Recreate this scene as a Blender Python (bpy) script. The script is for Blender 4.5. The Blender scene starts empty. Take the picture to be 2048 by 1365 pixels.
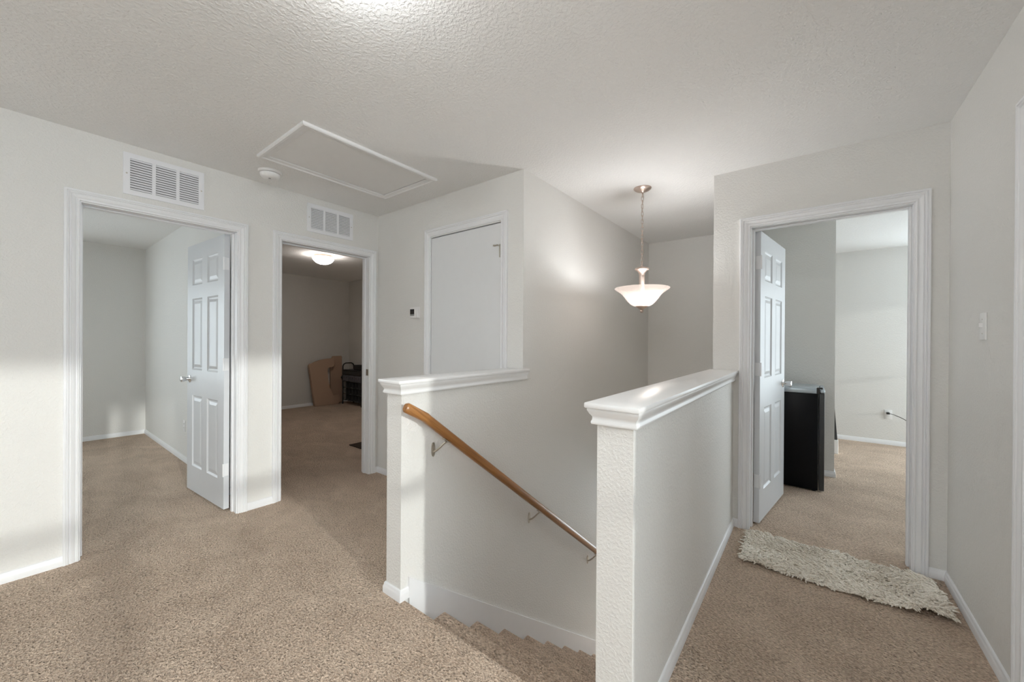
import bpy, bmesh, math, random
from mathutils import Vector, Matrix

random.seed(7)
SC = bpy.context.scene
COL = SC.collection

# ------------------------------------------------------------------ camera
CAM_H = 1.2673
YAW, PITCH, ROLL = math.radians(37.706), math.radians(-0.1376), math.radians(0.3547)
fw = Vector((-math.sin(YAW) * math.cos(PITCH), math.cos(YAW) * math.cos(PITCH), math.sin(PITCH)))
rt = Vector((math.cos(YAW), math.sin(YAW), 0))
up = rt.cross(fw)
rt2 = rt * math.cos(ROLL) + up * math.sin(ROLL)
up2 = up * math.cos(ROLL) - rt * math.sin(ROLL)
cd = bpy.data.cameras.new('camera')
cd.sensor_width = 36.0
cd.lens = 775.92 / 2048 * 36.0
cd.clip_start = 0.02
cam = bpy.data.objects.new('camera', cd)
COL.objects.link(cam)
M = Matrix((rt2, up2, -fw)).transposed().to_4x4()
M.translation = Vector((0, 0, CAM_H))
cam.matrix_world = M
SC.camera = cam

# ------------------------------------------------------------------ world, sun, exposure
SKY_STRENGTH = 4.0
SUN_STRENGTH = 1.1
HALL_LAMP = 19.0          # radiance of the flush ceiling lamp over the landing
FILL_LAMP = 72.0         # radiance of the unseen fill lamps added in the loft and downstairs
PENDANT_W = 11.0          # watts of the bulb in the stairwell pendant
ROOM_LAMP = 24.0          # radiance of the flush lamp in the dark bedroom
w = bpy.data.worlds.new('sky')
SC.world = w
w.use_nodes = True
bg = w.node_tree.nodes['Background']
bg.inputs[0].default_value = (0.84, 0.92, 1.0, 1)
bg.inputs[1].default_value = SKY_STRENGTH
sd = bpy.data.lights.new('sun', 'SUN')
sd.energy = SUN_STRENGTH
sd.angle = math.radians(1.5)
sd.color = (1.0, 0.985, 0.965)
sun = bpy.data.objects.new('sun', sd)
COL.objects.link(sun)
sdir = Vector((-1.0, 0.140, -0.205)).normalized()      # travel direction of the light
sun.rotation_euler = sdir.to_track_quat('-Z', 'Y').to_euler()
sun.location = (9, -1, 4)
SC.view_settings.view_transform = 'Standard'
SC.view_settings.look = 'None'
SC.view_settings.exposure = 0.74
SC.view_settings.gamma = 1.0
SC.view_settings.use_curve_mapping = False
SC.cycles.max_bounces = 9
SC.cycles.diffuse_bounces = 6
SC.cycles.use_adaptive_sampling = True
SC.cycles.adaptive_threshold = 0.07
SC.cycles.adaptive_min_samples = 16
SC.cycles.glossy_bounces = 3
SC.cycles.transparent_max_bounces = 8
SC.cycles.sample_clamp_indirect = 6.0
SC.cycles.use_denoising = True

# ------------------------------------------------------------------ materials
def nodes_of(name):
    m = bpy.data.materials.new(name)
    m.use_nodes = True
    nt = m.node_tree
    return m, nt, nt.nodes['Principled BSDF']

def world_pos(nt):
    return nt.nodes.new('ShaderNodeNewGeometry').outputs['Position']

def noise(nt, vec, scale, detail=2.0, rough=0.5):
    n = nt.nodes.new('ShaderNodeTexNoise')
    n.inputs['Scale'].default_value = scale
    n.inputs['Detail'].default_value = detail
    n.inputs['Roughness'].default_value = rough
    nt.links.new(vec, n.inputs['Vector'])
    return n

def ramp(nt, fac, stops):
    r = nt.nodes.new('ShaderNodeValToRGB')
    e = r.color_ramp.elements
    e[0].position, e[0].color = stops[0][0], (*stops[0][1], 1)
    e[1].position, e[1].color = stops[-1][0], (*stops[-1][1], 1)
    for p, c in stops[1:-1]:
        k = e.new(p)
        k.color = (*c, 1)
    nt.links.new(fac, r.inputs['Fac'])
    return r

def bump(nt, height, strength, dist, bsdf, normal=None):
    b = nt.nodes.new('ShaderNodeBump')
    b.inputs['Strength'].default_value = strength
    b.inputs['Distance'].default_value = dist
    nt.links.new(height, b.inputs['Height'])
    if normal is not None:
        nt.links.new(normal, b.inputs['Normal'])
    if bsdf is not None:
        nt.links.new(b.outputs['Normal'], bsdf.inputs['Normal'])
    return b

def plain(name, col, rough=0.5, metal=0.0, spec=0.5, bump_scale=None, bump_s=0.2, bump_d=0.001):
    m, nt, p = nodes_of(name)
    pos = world_pos(nt)
    n = noise(nt, pos, 18.0, 1.0)
    c = ramp(nt, n.outputs['Fac'], [(0.3, tuple(v * 0.993 for v in col)), (0.7, tuple(min(1, v * 1.005) for v in col))])
    nt.links.new(c.outputs['Color'], p.inputs['Base Color'])
    p.inputs['Roughness'].default_value = rough
    p.inputs['Metallic'].default_value = metal
    p.inputs['Specular IOR Level'].default_value = spec
    if bump_scale:
        k = noise(nt, pos, bump_scale, 2.0)
        bump(nt, k.outputs['Fac'], bump_s, bump_d, p)
    return m

def paint(name, col, scale, dist, rough=0.55, strength=0.6):
    m, nt, p = nodes_of(name)
    pos = world_pos(nt)
    big = noise(nt, pos, 1.3, 1.0)
    c = ramp(nt, big.outputs['Fac'], [(0.3, tuple(v * 0.985 for v in col)), (0.7, tuple(v * 1.01 for v in col))])
    nt.links.new(c.outputs['Color'], p.inputs['Base Color'])
    p.inputs['Roughness'].default_value = rough
    p.inputs['Specular IOR Level'].default_value = 0.3
    k = noise(nt, pos, scale, 2.0, 0.55)
    r = ramp(nt, k.outputs['Fac'], [(0.42, (0, 0, 0)), (0.62, (1, 1, 1))])
    bump(nt, r.outputs['Color'], strength, dist, p)
    return m

def carpet(name, dark, light):
    m, nt, p = nodes_of(name)
    pos = world_pos(nt)
    mp = nt.nodes.new('ShaderNodeMapping')
    mp.inputs['Rotation'].default_value = (0, 0, 0.5)
    mp.inputs['Scale'].default_value = (1.0, 1.45, 1.0)
    nt.links.new(pos, mp.inputs['Vector'])
    tuft = noise(nt, mp.outputs['Vector'], 88.0, 2.0, 0.55)
    vor = nt.nodes.new('ShaderNodeTexVoronoi')
    vor.inputs['Scale'].default_value = 105.0
    nt.links.new(mp.outputs['Vector'], vor.inputs['Vector'])
    # pile brushed this way and that: broad patches and streaks
    patch = noise(nt, mp.outputs['Vector'], 2.6, 3.0, 0.62)
    patch.inputs['Distortion'].default_value = 0.8
    mix = nt.nodes.new('ShaderNodeMix')
    mix.data_type = 'FLOAT'
    mix.inputs[0].default_value = 0.27
    nt.links.new(tuft.outputs['Fac'], mix.inputs[2])
    nt.links.new(patch.outputs['Fac'], mix.inputs[3])
    c = ramp(nt, mix.outputs[0], [(0.36, dark), (0.62, light)])
    nt.links.new(c.outputs['Color'], p.inputs['Base Color'])
    p.inputs['Roughness'].default_value = 1.0
    p.inputs['Specular IOR Level'].default_value = 0.05
    p.inputs['Sheen Weight'].default_value = 0.25
    p.inputs['Sheen Roughness'].default_value = 0.6
    p.inputs['Sheen Tint'].default_value = (0.95, 0.85, 0.75, 1)
    b1 = bump(nt, vor.outputs['Distance'], 0.7, 0.008, None)
    bump(nt, tuft.outputs['Fac'], 0.95, 0.022, p, b1.outputs['Normal'])
    return m

WALL_C = (0.74, 0.727, 0.700)
MAT = {}
MAT['wall'] = paint('wall_paint', WALL_C, 95.0, 0.0013)
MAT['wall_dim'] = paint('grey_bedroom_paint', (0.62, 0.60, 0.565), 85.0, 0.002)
MAT['ceiling'] = paint('ceiling_knockdown', (0.84, 0.838, 0.828), 70.0, 0.0021, 0.8, 0.7)
MAT['trim'] = plain('white_trim_paint', (0.80, 0.80, 0.81), 0.32, 0, 0.5)
MAT['cap'] = plain('white_cap_paint', (0.80, 0.795, 0.79), 0.3, 0, 0.5)
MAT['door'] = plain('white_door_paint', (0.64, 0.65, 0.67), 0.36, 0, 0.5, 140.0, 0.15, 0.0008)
MAT['hatch'] = plain('flat_hatch_paint', (0.80, 0.795, 0.785), 0.6)
MAT['slab'] = plain('flat_door_paint', (0.72, 0.725, 0.73), 0.5)
MAT['carpet'] = carpet('beige_carpet', (0.42, 0.302, 0.218), (0.82, 0.645, 0.505))
MAT['plastic'] = plain('white_plastic', (0.80, 0.79, 0.78), 0.4)
MAT['vent'] = plain('white_enamel_vent', (0.80, 0.80, 0.82), 0.4)
MAT['dark'] = plain('duct_shadow_grey', (0.10, 0.10, 0.10), 0.9)
MAT['chrome'] = plain('satin_chrome', (0.78, 0.78, 0.78), 0.18, 1.0)
MAT['nickel'] = plain('satin_nickel', (0.55, 0.51, 0.45), 0.32, 1.0)
MAT['rosegold'] = plain('brushed_nickel_warm', (0.60, 0.49, 0.43), 0.36, 1.0)
MAT['screen'] = plain('dark_display', (0.03, 0.03, 0.03), 0.2)
MAT['grey'] = plain('mid_grey_plastic', (0.32, 0.32, 0.31), 0.5)
MAT['black'] = plain('gloss_black_enamel', (0.006, 0.006, 0.007), 0.3, 0, 0.12)
MAT['blackmat'] = plain('black_steel', (0.02, 0.019, 0.018), 0.45)
MAT['charcoal'] = plain('charcoal_panel', (0.05, 0.05, 0.05), 0.4, 0, 0.3)
MAT['steel'] = plain('pale_steel_top', (0.47, 0.53, 0.58), 0.2, 0.3)
MAT['drawer'] = plain('grey_fabric_drawer', (0.13, 0.125, 0.14), 0.9, 0, 0.2, 200.0, 0.4, 0.002)
MAT['foam'] = plain('tan_board', (0.45, 0.31, 0.225), 0.85, 0, 0.2, 40.0, 0.1, 0.002)
MAT['mat'] = plain('dark_brown_mat', (0.045, 0.03, 0.02), 0.9, 0, 0.2, 150.0, 0.5, 0.003)
MAT['rugback'] = plain('rug_backing', (0.75, 0.70, 0.62), 0.95)

def wood():
    m, nt, p = nodes_of('stained_oak')
    pos = world_pos(nt)
    mp = nt.nodes.new('ShaderNodeMapping')
    mp.inputs['Rotation'].default_value = (0.654, 0, 0)
    nt.links.new(pos, mp.inputs['Vector'])
    mp2 = nt.nodes.new('ShaderNodeMapping')
    mp2.inputs['Scale'].default_value = (90, 3.0, 90)
    nt.links.new(mp.outputs['Vector'], mp2.inputs['Vector'])
    n = noise(nt, mp2.outputs['Vector'], 1.0, 5.0, 0.6)
    c = ramp(nt, n.outputs['Fac'], [(0.3, (0.21, 0.085, 0.022)), (0.55, (0.33, 0.145, 0.042)), (0.75, (0.44, 0.21, 0.07))])
    nt.links.new(c.outputs['Color'], p.inputs['Base Color'])
    p.inputs['Roughness'].default_value = 0.28
    bump(nt, n.outputs['Fac'], 0.12, 0.001, p)
    return m
MAT['wood'] = wood()

def emitter(name, col, strength, base=(0.85, 0.82, 0.8)):
    m, nt, p = nodes_of(name)
    p.inputs['Base Color'].default_value = (*base, 1)
    p.inputs['Roughness'].default_value = 0.35
    p.inputs['Emission Color'].default_value = (*col, 1)
    p.inputs['Emission Strength'].default_value = strength
    return m
MAT['dome_hall'] = emitter('frosted_dome_lit', (0.955, 0.985, 1.0), HALL_LAMP)
MAT['dome_fill'] = emitter('fill_lamp_dome', (0.955, 0.985, 1.0), FILL_LAMP)
MAT['dome_room'] = emitter('frosted_dome_dim', (1.0, 0.93, 0.86), ROOM_LAMP)

def bowl_glass():
    m, nt, p = nodes_of('frosted_bowl_glass')
    out = nt.nodes['Material Output']
    p.inputs['Base Color'].default_value = (0.34, 0.31, 0.29, 1)
    p.inputs['Roughness'].default_value = 0.35
    p.inputs['Emission Color'].default_value = (1.0, 0.86, 0.78, 1)
    p.inputs['Emission Strength'].default_value = 0.8
    t = nt.nodes.new('ShaderNodeBsdfTranslucent')
    t.inputs['Color'].default_value = (0.13, 0.115, 0.105, 1)
    mx = nt.nodes.new('ShaderNodeMixShader')
    mx.inputs[0].default_value = 0.5
    nt.links.new(p.outputs[0], mx.inputs[1])
    nt.links.new(t.outputs[0], mx.inputs[2])
    tr = nt.nodes.new('ShaderNodeBsdfTransparent')
    tr.inputs['Color'].default_value = (1.0, 0.95, 0.91, 1)
    m2 = nt.nodes.new('ShaderNodeMixShader')
    m2.inputs[0].default_value = 0.45
    nt.links.new(mx.outputs[0], m2.inputs[1])
    nt.links.new(tr.outputs[0], m2.inputs[2])
    nt.links.new(m2.outputs[0], out.inputs['Surface'])
    return m
MAT['bowl'] = bowl_glass()

def pane_glass():
    m, nt, p = nodes_of('window_glass')
    out = nt.nodes['Material Output']
    t = nt.nodes.new('ShaderNodeBsdfTransparent')
    t.inputs['Color'].default_value = (0.95, 0.97, 0.96, 1)
    g = nt.nodes.new('ShaderNodeBsdfGlossy')
    g.inputs['Roughness'].default_value = 0.02
    mx = nt.nodes.new('ShaderNodeMixShader')
    mx.inputs[0].default_value = 0.05
    nt.links.new(t.outputs[0], mx.inputs[1])
    nt.links.new(g.outputs[0], mx.inputs[2])
    nt.links.new(mx.outputs[0], out.inputs['Surface'])
    return m
MAT['glass'] = pane_glass()

def shag():
    m, nt, p = nodes_of('shag_yarn')
    pos = world_pos(nt)
    a = noise(nt, pos, 5.0, 3.0)
    b = noise(nt, pos, 120.0, 1.0)
    mix = nt.nodes.new('ShaderNodeMix')
    mix.data_type = 'FLOAT'
    mix.inputs[0].default_value = 0.45
    nt.links.new(a.outputs['Fac'], mix.inputs[2])
    nt.links.new(b.outputs['Fac'], mix.inputs[3])
    c = ramp(nt, mix.outputs[0], [(0.36, (0.66, 0.59, 0.50)), (0.62, (0.95, 0.90, 0.82))])
    nt.links.new(c.outputs['Color'], p.inputs['Base Color'])
    p.inputs['Roughness'].default_value = 0.95
    p.inputs['Specular IOR Level'].default_value = 0.1
    return m
MAT['shag'] = shag()

# ------------------------------------------------------------------ object helpers
def tag(o, label=None, cat=None, group=None, kind=None):
    if label: o['label'] = label
    if cat: o['category'] = cat
    if group: o['group'] = group
    if kind: o['kind'] = kind
    return o

def empty(name, loc=(0, 0, 0), rz=0.0, label=None, cat=None, group=None, kind=None):
    o = bpy.data.objects.new(name, None)
    o.empty_display_size = 0.1
    COL.objects.link(o)
    o.location = loc
    o.rotation_euler = (0, 0, rz)
    return tag(o, label, cat, group, kind)

def smooth(me, angle=35):
    for p in me.polygons:
        p.use_smooth = True
    try:
        me.set_sharp_from_angle(angle=math.radians(angle))
    except Exception:
        pass

class MB:
    """collects shapes and links them as one mesh object"""
    def __init__(s):
        s.bm = bmesh.new()
    def _new(s, verts, faces):
        vs = [s.bm.verts.new(v) for v in verts]
        out = []
        for f in faces:
            try:
                out.append(s.bm.faces.new([vs[i] for i in f]))
            except ValueError:
                pass
        return vs, out
    def box(s, x0, x1, y0, y1, z0, z1, bev=0.0, seg=1):
        V = [(x, y, z) for z in (z0, z1) for y in (y0, y1) for x in (x0, x1)]
        F = [(0, 2, 3, 1), (4, 5, 7, 6), (0, 1, 5, 4), (2, 6, 7, 3), (0, 4, 6, 2), (1, 3, 7, 5)]
        vs, fs = s._new(V, F)
        if bev > 0:
            es = list({e for f in fs for e in f.edges})
            bmesh.ops.bevel(s.bm, geom=es, offset=bev, segments=seg, affect='EDGES', profile=0.5)
        return s
    def prism(s, pts, a, b, axis):
        """pts: 2D outline in the two other axes (cyclic order), extruded from a to b along axis"""
        n = len(pts)
        def P(p, t):
            if axis == 0: return (t, p[0], p[1])
            if axis == 1: return (p[0], t, p[1])
            return (p[0], p[1], t)
        V = [P(p, a) for p in pts] + [P(p, b) for p in pts]
        F = [tuple(range(n))[::-1], tuple(range(n, 2 * n))]
        F += [(i, (i + 1) % n, n + (i + 1) % n, n + i) for i in range(n)]
        s._new(V, F)
        return s
    def lathe(s, prof, cx=0, cy=0, cz=0, seg=32, axis=2, cap=True):
        """prof: list of (r, h)"""
        rings = []
        for r, h in prof:
            ring = []
            if r < 1e-6:
                p = [0, 0, 0]
                p[axis] = h
                ring = [s.bm.verts.new((cx + p[0], cy + p[1], cz + p[2]))]
            else:
                for k in range(seg):
                    t = 2 * math.pi * k / seg
                    a, b = r * math.cos(t), r * math.sin(t)
                    p = {2: (a, b, h), 0: (h, a, b), 1: (b, h, a)}[axis]
                    ring.append(s.bm.verts.new((cx + p[0], cy + p[1], cz + p[2])))
            rings.append(ring)
        for A, B in zip(rings, rings[1:]):
            for k in range(seg):
                q = [A[k % len(A)], A[(k + 1) % len(A)], B[(k + 1) % len(B)], B[k % len(B)]]
                u = []
                for v in q:
                    if v not in u: u.append(v)
                if len(u) >= 3:
                    try: s.bm.faces.new(u)
                    except ValueError: pass
        if cap:
            for R in (rings[0], rings[-1]):
                if len(R) > 2:
                    try: s.bm.faces.new(R)
                    except ValueError: pass
        return s
    def sweep(s, path, profile, N, closed_profile=True, caps=True, flip=False):
        """path: 3D points in a plane with normal N; profile: (u, w): u along the mitred left normal, w along N"""
        N = Vector(N).normalized()
        P = [Vector(p) for p in path]
        nrm = []
        for a, b in zip(P, P[1:]):
            d = (b - a).normalized()
            nn = N.cross(d)
            nrm.append(-nn if flip else nn)
        rows = []
        for i, p in enumerate(P):
            if i == 0: m = nrm[0]
            elif i == len(P) - 1: m = nrm[-1]
            else:
                a, b = nrm[i - 1], nrm[i]
                m = (a + b) / (1 + a.dot(b))
            rows.append([s.bm.verts.new(p + m * u + N * w_) for u, w_ in profile])
        n = len(profile)
        for A, B in zip(rows, rows[1:]):
            for k in range(n if closed_profile else n - 1):
                try: s.bm.faces.new((A[k], A[(k + 1) % n], B[(k + 1) % n], B[k]))
                except ValueError: pass
        if caps:
            for R in (rows[0], rows[-1]):
                try: s.bm.faces.new(R)
                except ValueError: pass
        return s
    def tube(s, pts, r, seg=10, closed=False, ry=None):
        """round tube along 3D points"""
        P = [Vector(p) for p in pts]
        n = len(P)
        rings = []
        prev = None
        for i in range(n):
            if closed:
                d = (P[(i + 1) % n] - P[i - 1]).normalized()
            else:
                d = (P[min(i + 1, n - 1)] - P[max(i - 1, 0)]).normalized()
            ref = prev if prev is not None else (Vector((0, 0, 1)) if abs(d.z) < 0.9 else Vector((1, 0, 0)))
            a = (ref - d * ref.dot(d)).normalized()
            b = d.cross(a)
            prev = a
            rr = r[i] if isinstance(r, (list, tuple)) else r
            r2 = rr if ry is None else ry
            rings.append([s.bm.verts.new(P[i] + a * r2 * math.sin(2 * math.pi * k / seg) + b * rr * math.cos(2 * math.pi * k / seg)) for k in range(seg)])
        pairs = list(zip(rings, rings[1:]))
        if closed: pairs.append((rings[-1], rings[0]))
        for A, B in pairs:
            for k in range(seg):
                try: s.bm.faces.new((A[k], A[(k + 1) % seg], B[(k + 1) % seg], B[k]))
                except ValueError: pass
        if not closed:
            for R in (rings[0], rings[-1]):
                try: s.bm.faces.new(R)
                except ValueError: pass
        return s
    def xform(s, mat):
        s.bm.transform(mat)
        return s
    def build(s, name, mat, parent=None, sm=None):
        bmesh.ops.recalc_face_normals(s.bm, faces=s.bm.faces[:])
        me = bpy.data.meshes.new(name)
        s.bm.to_mesh(me)
        s.bm.free()
        if sm: smooth(me, sm)
        o = bpy.data.objects.new(name, me)
        me.materials.append(MAT[mat] if isinstance(mat, str) else mat)
        COL.objects.link(o)
        if parent is not None: o.parent = parent
        return o

def struct(name, mb, mat, label, cat, sm=None):
    return tag(mb.build(name, mat, None, sm), label, cat, None, 'structure')

def cells(xs, ys, zs, solid):
    """boundary surface of the solid cells of a grid (no inner faces)"""
    mb = MB()
    cache = {}
    def V(i, j, k):
        if (i, j, k) not in cache:
            cache[(i, j, k)] = mb.bm.verts.new((xs[i], ys[j], zs[k]))
        return cache[(i, j, k)]
    nx, ny, nz = len(xs) - 1, len(ys) - 1, len(zs) - 1
    S = {}
    for i in range(nx):
        for j in range(ny):
            for k in range(nz):
                S[i, j, k] = solid((xs[i] + xs[i + 1]) / 2, (ys[j] + ys[j + 1]) / 2, (zs[k] + zs[k + 1]) / 2)
    for (i, j, k), on in S.items():
        if not on: continue
        for d, q in (((-1, 0, 0), [(0, 0, 0), (0, 0, 1), (0, 1, 1), (0, 1, 0)]),
                     ((1, 0, 0), [(1, 0, 0), (1, 1, 0), (1, 1, 1), (1, 0, 1)]),
                     ((0, -1, 0), [(0, 0, 0), (1, 0, 0), (1, 0, 1), (0, 0, 1)]),
                     ((0, 1, 0), [(0, 1, 0), (0, 1, 1), (1, 1, 1), (1, 1, 0)]),
                     ((0, 0, -1), [(0, 0, 0), (0, 1, 0), (1, 1, 0), (1, 0, 0)]),
                     ((0, 0, 1), [(0, 0, 1), (1, 0, 1), (1, 1, 1), (0, 1, 1)])):
            if not S.get((i + d[0], j + d[1], k + d[2]), False):
                mb.bm.faces.new([V(i + a, j + b, k + c) for a, b, c in q])
    return mb

def wall_with_holes(x0, x1, y0, y1, z0, z1, holes):
    """holes: (axis_lo, axis_hi, z_lo, z_hi) along the long horizontal axis"""
    along_y = (y1 - y0) > (x1 - x0)
    lo, hi = (y0, y1) if along_y else (x0, x1)
    cuts = sorted({lo, hi, *[h[0] for h in holes], *[h[1] for h in holes]})
    zs = sorted({z0, z1, *[max(z0, h[2]) for h in holes], *[h[3] for h in holes]})
    def solid(x, y, z):
        t = y if along_y else x
        return not any(h[0] < t < h[1] and h[2] < z < h[3] for h in holes)
    return cells([x0, x1], cuts, zs, solid) if along_y else cells(cuts, [y0, y1], zs, solid)

# ------------------------------------------------------------------ plan of the house (metres, camera over the origin)
T = 0.115
L = -3.283      # left wall of the landing
B = 2.150       # closet wall
S = -1.567      # stairwell wall / left half wall
K = 4.720       # far end of the stairwell
D = 3.045       # wall with the right-hand bedroom door
R = 0.575       # right wall of the passage
F = -0.426      # passage face of the right half wall
FL = -0.545     # stair face of the right half wall
HW = 1.157      # near end of both half walls
H = 2.44
LOW = -2.76
JT = 0.018      # jamb thickness
HEAD = 2.035
D1 = (0.246, 1.000)
D2 = (1.300, 2.055)
DR = (-0.326, 0.440)
DC = (-2.524, -1.769)
CHEAD = 2.118
D4 = (1.318, 2.080)
WX = 2.7        # window wall of the loft behind the camera

# ceiling and floor
struct('ceiling', MB().box(-7.7, WX + 0.14, -3.2, 6.8, H, H + 0.12), 'ceiling', 'pale knockdown-textured ceiling over the whole landing', 'ceiling')
fl = cells([-7.7, S - 0.05, FL + 0.05, WX + 0.14], [-3.2, HW, K + 0.05, 6.8], [-0.22, 0.0],
           lambda x, y, z: not (S - 0.05 < x < FL + 0.05 and HW < y < K + 0.05))
struct('floor', fl, 'carpet', 'beige cut-pile carpet covering the landing and all rooms', 'carpet')

# walls
struct('wall_left', wall_with_holes(L - T, L, -3.2, 4.355, 0, H,
       [(D1[0] - JT, D1[1] + JT, 0, HEAD + JT), (D2[0] - JT, D2[1] + JT, 0, HEAD + JT)]), 'wall',
       'off-white wall with two doorways and two vents', 'wall')
struct('wall_closet', wall_with_holes(L, S - T, B, B + T, 0, H, [(DC[0] - JT, DC[1] + JT, 0, CHEAD + JT)]), 'wall',
       'off-white wall holding the flat closet door', 'wall')
ws = cells([S - T, S], [1.0, B, K], [LOW, -0.004, H], lambda x, y, z: not (y < B and z > -0.004))
struct('wall_stairwell', ws, 'wall', 'tall off-white stairwell wall beside the pendant light', 'wall')
struct('wall_half_left', MB().box(S - T, S, HW, B, -0.004, 1.03), 'wall', 'low half wall carrying the wooden handrail', 'half wall')
struct('wall_far', cells([S - T, S, FL, 0.172], [K, K + T], [LOW, -0.34, H], lambda x, y, z: not (S < x < FL and z < -0.34)), 'wall', 'off-white wall closing the far end of the stairwell', 'wall')
wr = cells([-0.555, FL, F - 0.014], [1.0, D + T, K], [LOW, -0.004, H],
           lambda x, y, z: (y > D + T) or (z < -0.004 and x > FL))
struct('wall_stairwell_right', wr, 'wall', 'wall between stairwell and right bedroom', 'wall')
struct('wall_half_right', MB().box(FL, F, HW, D, -0.004, 1.03), 'wall', 'low half wall between stairs and right passage', 'half wall')
struct('wall_doorway', wall_with_holes(-0.555, WX + 0.12, D, D + T, 0, H, [(DR[0] - JT, DR[1] + JT, 0, HEAD + JT)]), 'wall',
       'off-white wall around the right bedroom doorway', 'wall')
struct('wall_right', wall_with_holes(R, R + T, 1.03, D, 0, H, [(D4[0] - JT, D4[1] + JT, 0, HEAD + JT)]), 'wall',
       'off-white wall along the right edge with a light switch', 'wall')
struct('wall_loft_side', MB().box(R + T, WX, 1.03, 1.03 + T, 0, H), 'wall', 'side wall of the loft behind the camera', 'wall')
struct('wall_loft_rear', wall_with_holes(L, WX, -3.2, -3.08, 0, H, [(-2.8, -1.9, 0.6, 2.1)]), 'wall', 'rear wall of the loft behind the camera', 'wall')
WIN = [(-1.05, -0.50), (-0.38, 1.0)]
WZ = (0.45, 2.38)
BW = (4.8, 6.5)
BWZ = (0.35, 2.15)
FW_ = (1.12, 2.6)
RW_ = (-6.1, -5.3)
struct('wall_windows', wall_with_holes(WX, WX + 0.12, -3.2, 6.77, 0, H,
       [(a, b, WZ[0], WZ[1]) for a, b in WIN] + [(BW[0], BW[1], BWZ[0], BWZ[1])]), 'wall', 'outer wall with the loft and bedroom windows', 'wall')
# left bedroom
W1 = (-2.4, -0.3)
struct('wall_left_room_far', wall_with_holes(-7.12, -7.0, -3.2, 1.1, 0, H, [(W1[0], W1[1], 0.6, 2.05)]), 'wall',
       'far wall seen through the left doorway', 'wall')
struct('wall_left_room_side', MB().box(-7.5, L - T, 1.1, 1.2, 0, H), 'wall', 'side wall beside the open six-panel door', 'wall')
struct('wall_left_room_rear', wall_with_holes(-7.12, L - T, -3.2, -3.08, 0, H, [(RW_[0], RW_[1], 0.6, 2.05)]), 'wall', 'hidden rear wall of the left room', 'wall')
# dark bedroom
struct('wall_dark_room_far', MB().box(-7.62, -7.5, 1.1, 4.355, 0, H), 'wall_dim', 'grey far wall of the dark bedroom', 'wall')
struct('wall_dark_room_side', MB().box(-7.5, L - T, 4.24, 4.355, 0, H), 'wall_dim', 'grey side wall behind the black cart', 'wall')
# right bedroom
struct('wall_bedroom_far', wall_with_holes(-3.0, WX, 6.65, 6.77, 0, H, [(FW_[0], FW_[1], 0.3, 2.2)]), 'wall', 'bright far wall with outlet in the right bedroom', 'wall')
struct('wall_bedroom_end', MB().box(-3.12, -3.0, 4.835, 6.77, 0, H), 'wall', 'hidden end wall of the right bedroom', 'wall')
struct('wall_bedroom_near', MB().box(-3.12, S - T, K, K + T, 0, H), 'wall', 'hidden wall behind the closet', 'wall')
struct('wall_lower_left', MB().box(-2.12, -2.0, K + T, 7.72, LOW, -0.34), 'wall', 'left wall of the hall downstairs', 'wall')
struct('wall_lower_right', MB().box(0.9, 1.02, K + T, 7.72, LOW, -0.34), 'wall', 'right wall of the hall downstairs', 'wall')
struct('wall_lower_near', cells([-2.12, S - T, 0.172, 1.02], [K, K + T], [LOW, -0.34], lambda x, y, z: not (S - T < x < 0.172)), 'wall', 'near wall of the hall downstairs', 'wall')
struct('wall_lower_far', wall_with_holes(-2.0, 0.9, 7.6, 7.72, LOW, -0.34, [(-1.9, 0.7, LOW + 0.4, -0.6)]), 'wall', 'far wall of the hall downstairs with the added window', 'wall')
struct('ceiling_lower', MB().box(-2.12, 1.02, K + T - 0.02, 7.72, -0.339, -0.23), 'ceiling', 'ceiling of the hall downstairs', 'ceiling')
struct('floor_lower', MB().box(-2.12, 1.02, 1.0, 7.72, LOW - 0.12, LOW), 'carpet', 'carpet at the foot of the stairs', 'carpet')

# ------------------------------------------------------------------ staircase
st = empty('staircase', (0, 0, 0), 0, 'carpeted staircase going down between the half walls', 'stairs', None, 'structure')
RISE, RUN = 0.197, 0.259
def step_profile(ya, yb, z, drop):
    return [(ya, z), (yb - 0.022, z), (yb - 0.010, z - 0.003), (yb - 0.002, z - 0.012), (yb, z - 0.022), (yb - 0.004, z - 0.034),
            (yb - 0.022, z - 0.044), (yb - 0.026, z - drop), (ya, z - drop)]
MB().prism(step_profile(HW, 1.185, 0.0, 0.22), S, FL, 0).build('top_nosing', 'carpet', st, 40)
for n in range(1, 14):
    ya = 1.185 + RUN * (n - 1) - 0.03
    yb = 1.185 + RUN * n
    MB().prism(step_profile(ya, yb, -RISE * n, RISE + 0.02), S, FL, 0).build('step', 'carpet', st, 40)
skirt = [(1.20, 0.10), (K, 0.10 - 0.76 * (K - 1.20)), (K, -0.40 - 0.76 * (K - 1.20)), (1.20, -0.35)]
struct('trim_stair_skirt', MB().prism(skirt, S, S + 0.013, 0), 'trim', 'white skirt board sloping down under the handrail', 'skirt board')
struct('trim_stair_skirt_right', MB().prism(skirt, FL - 0.013, FL, 0), 'trim', 'white skirt board on the hidden side of the stairs', 'skirt board')

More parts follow.
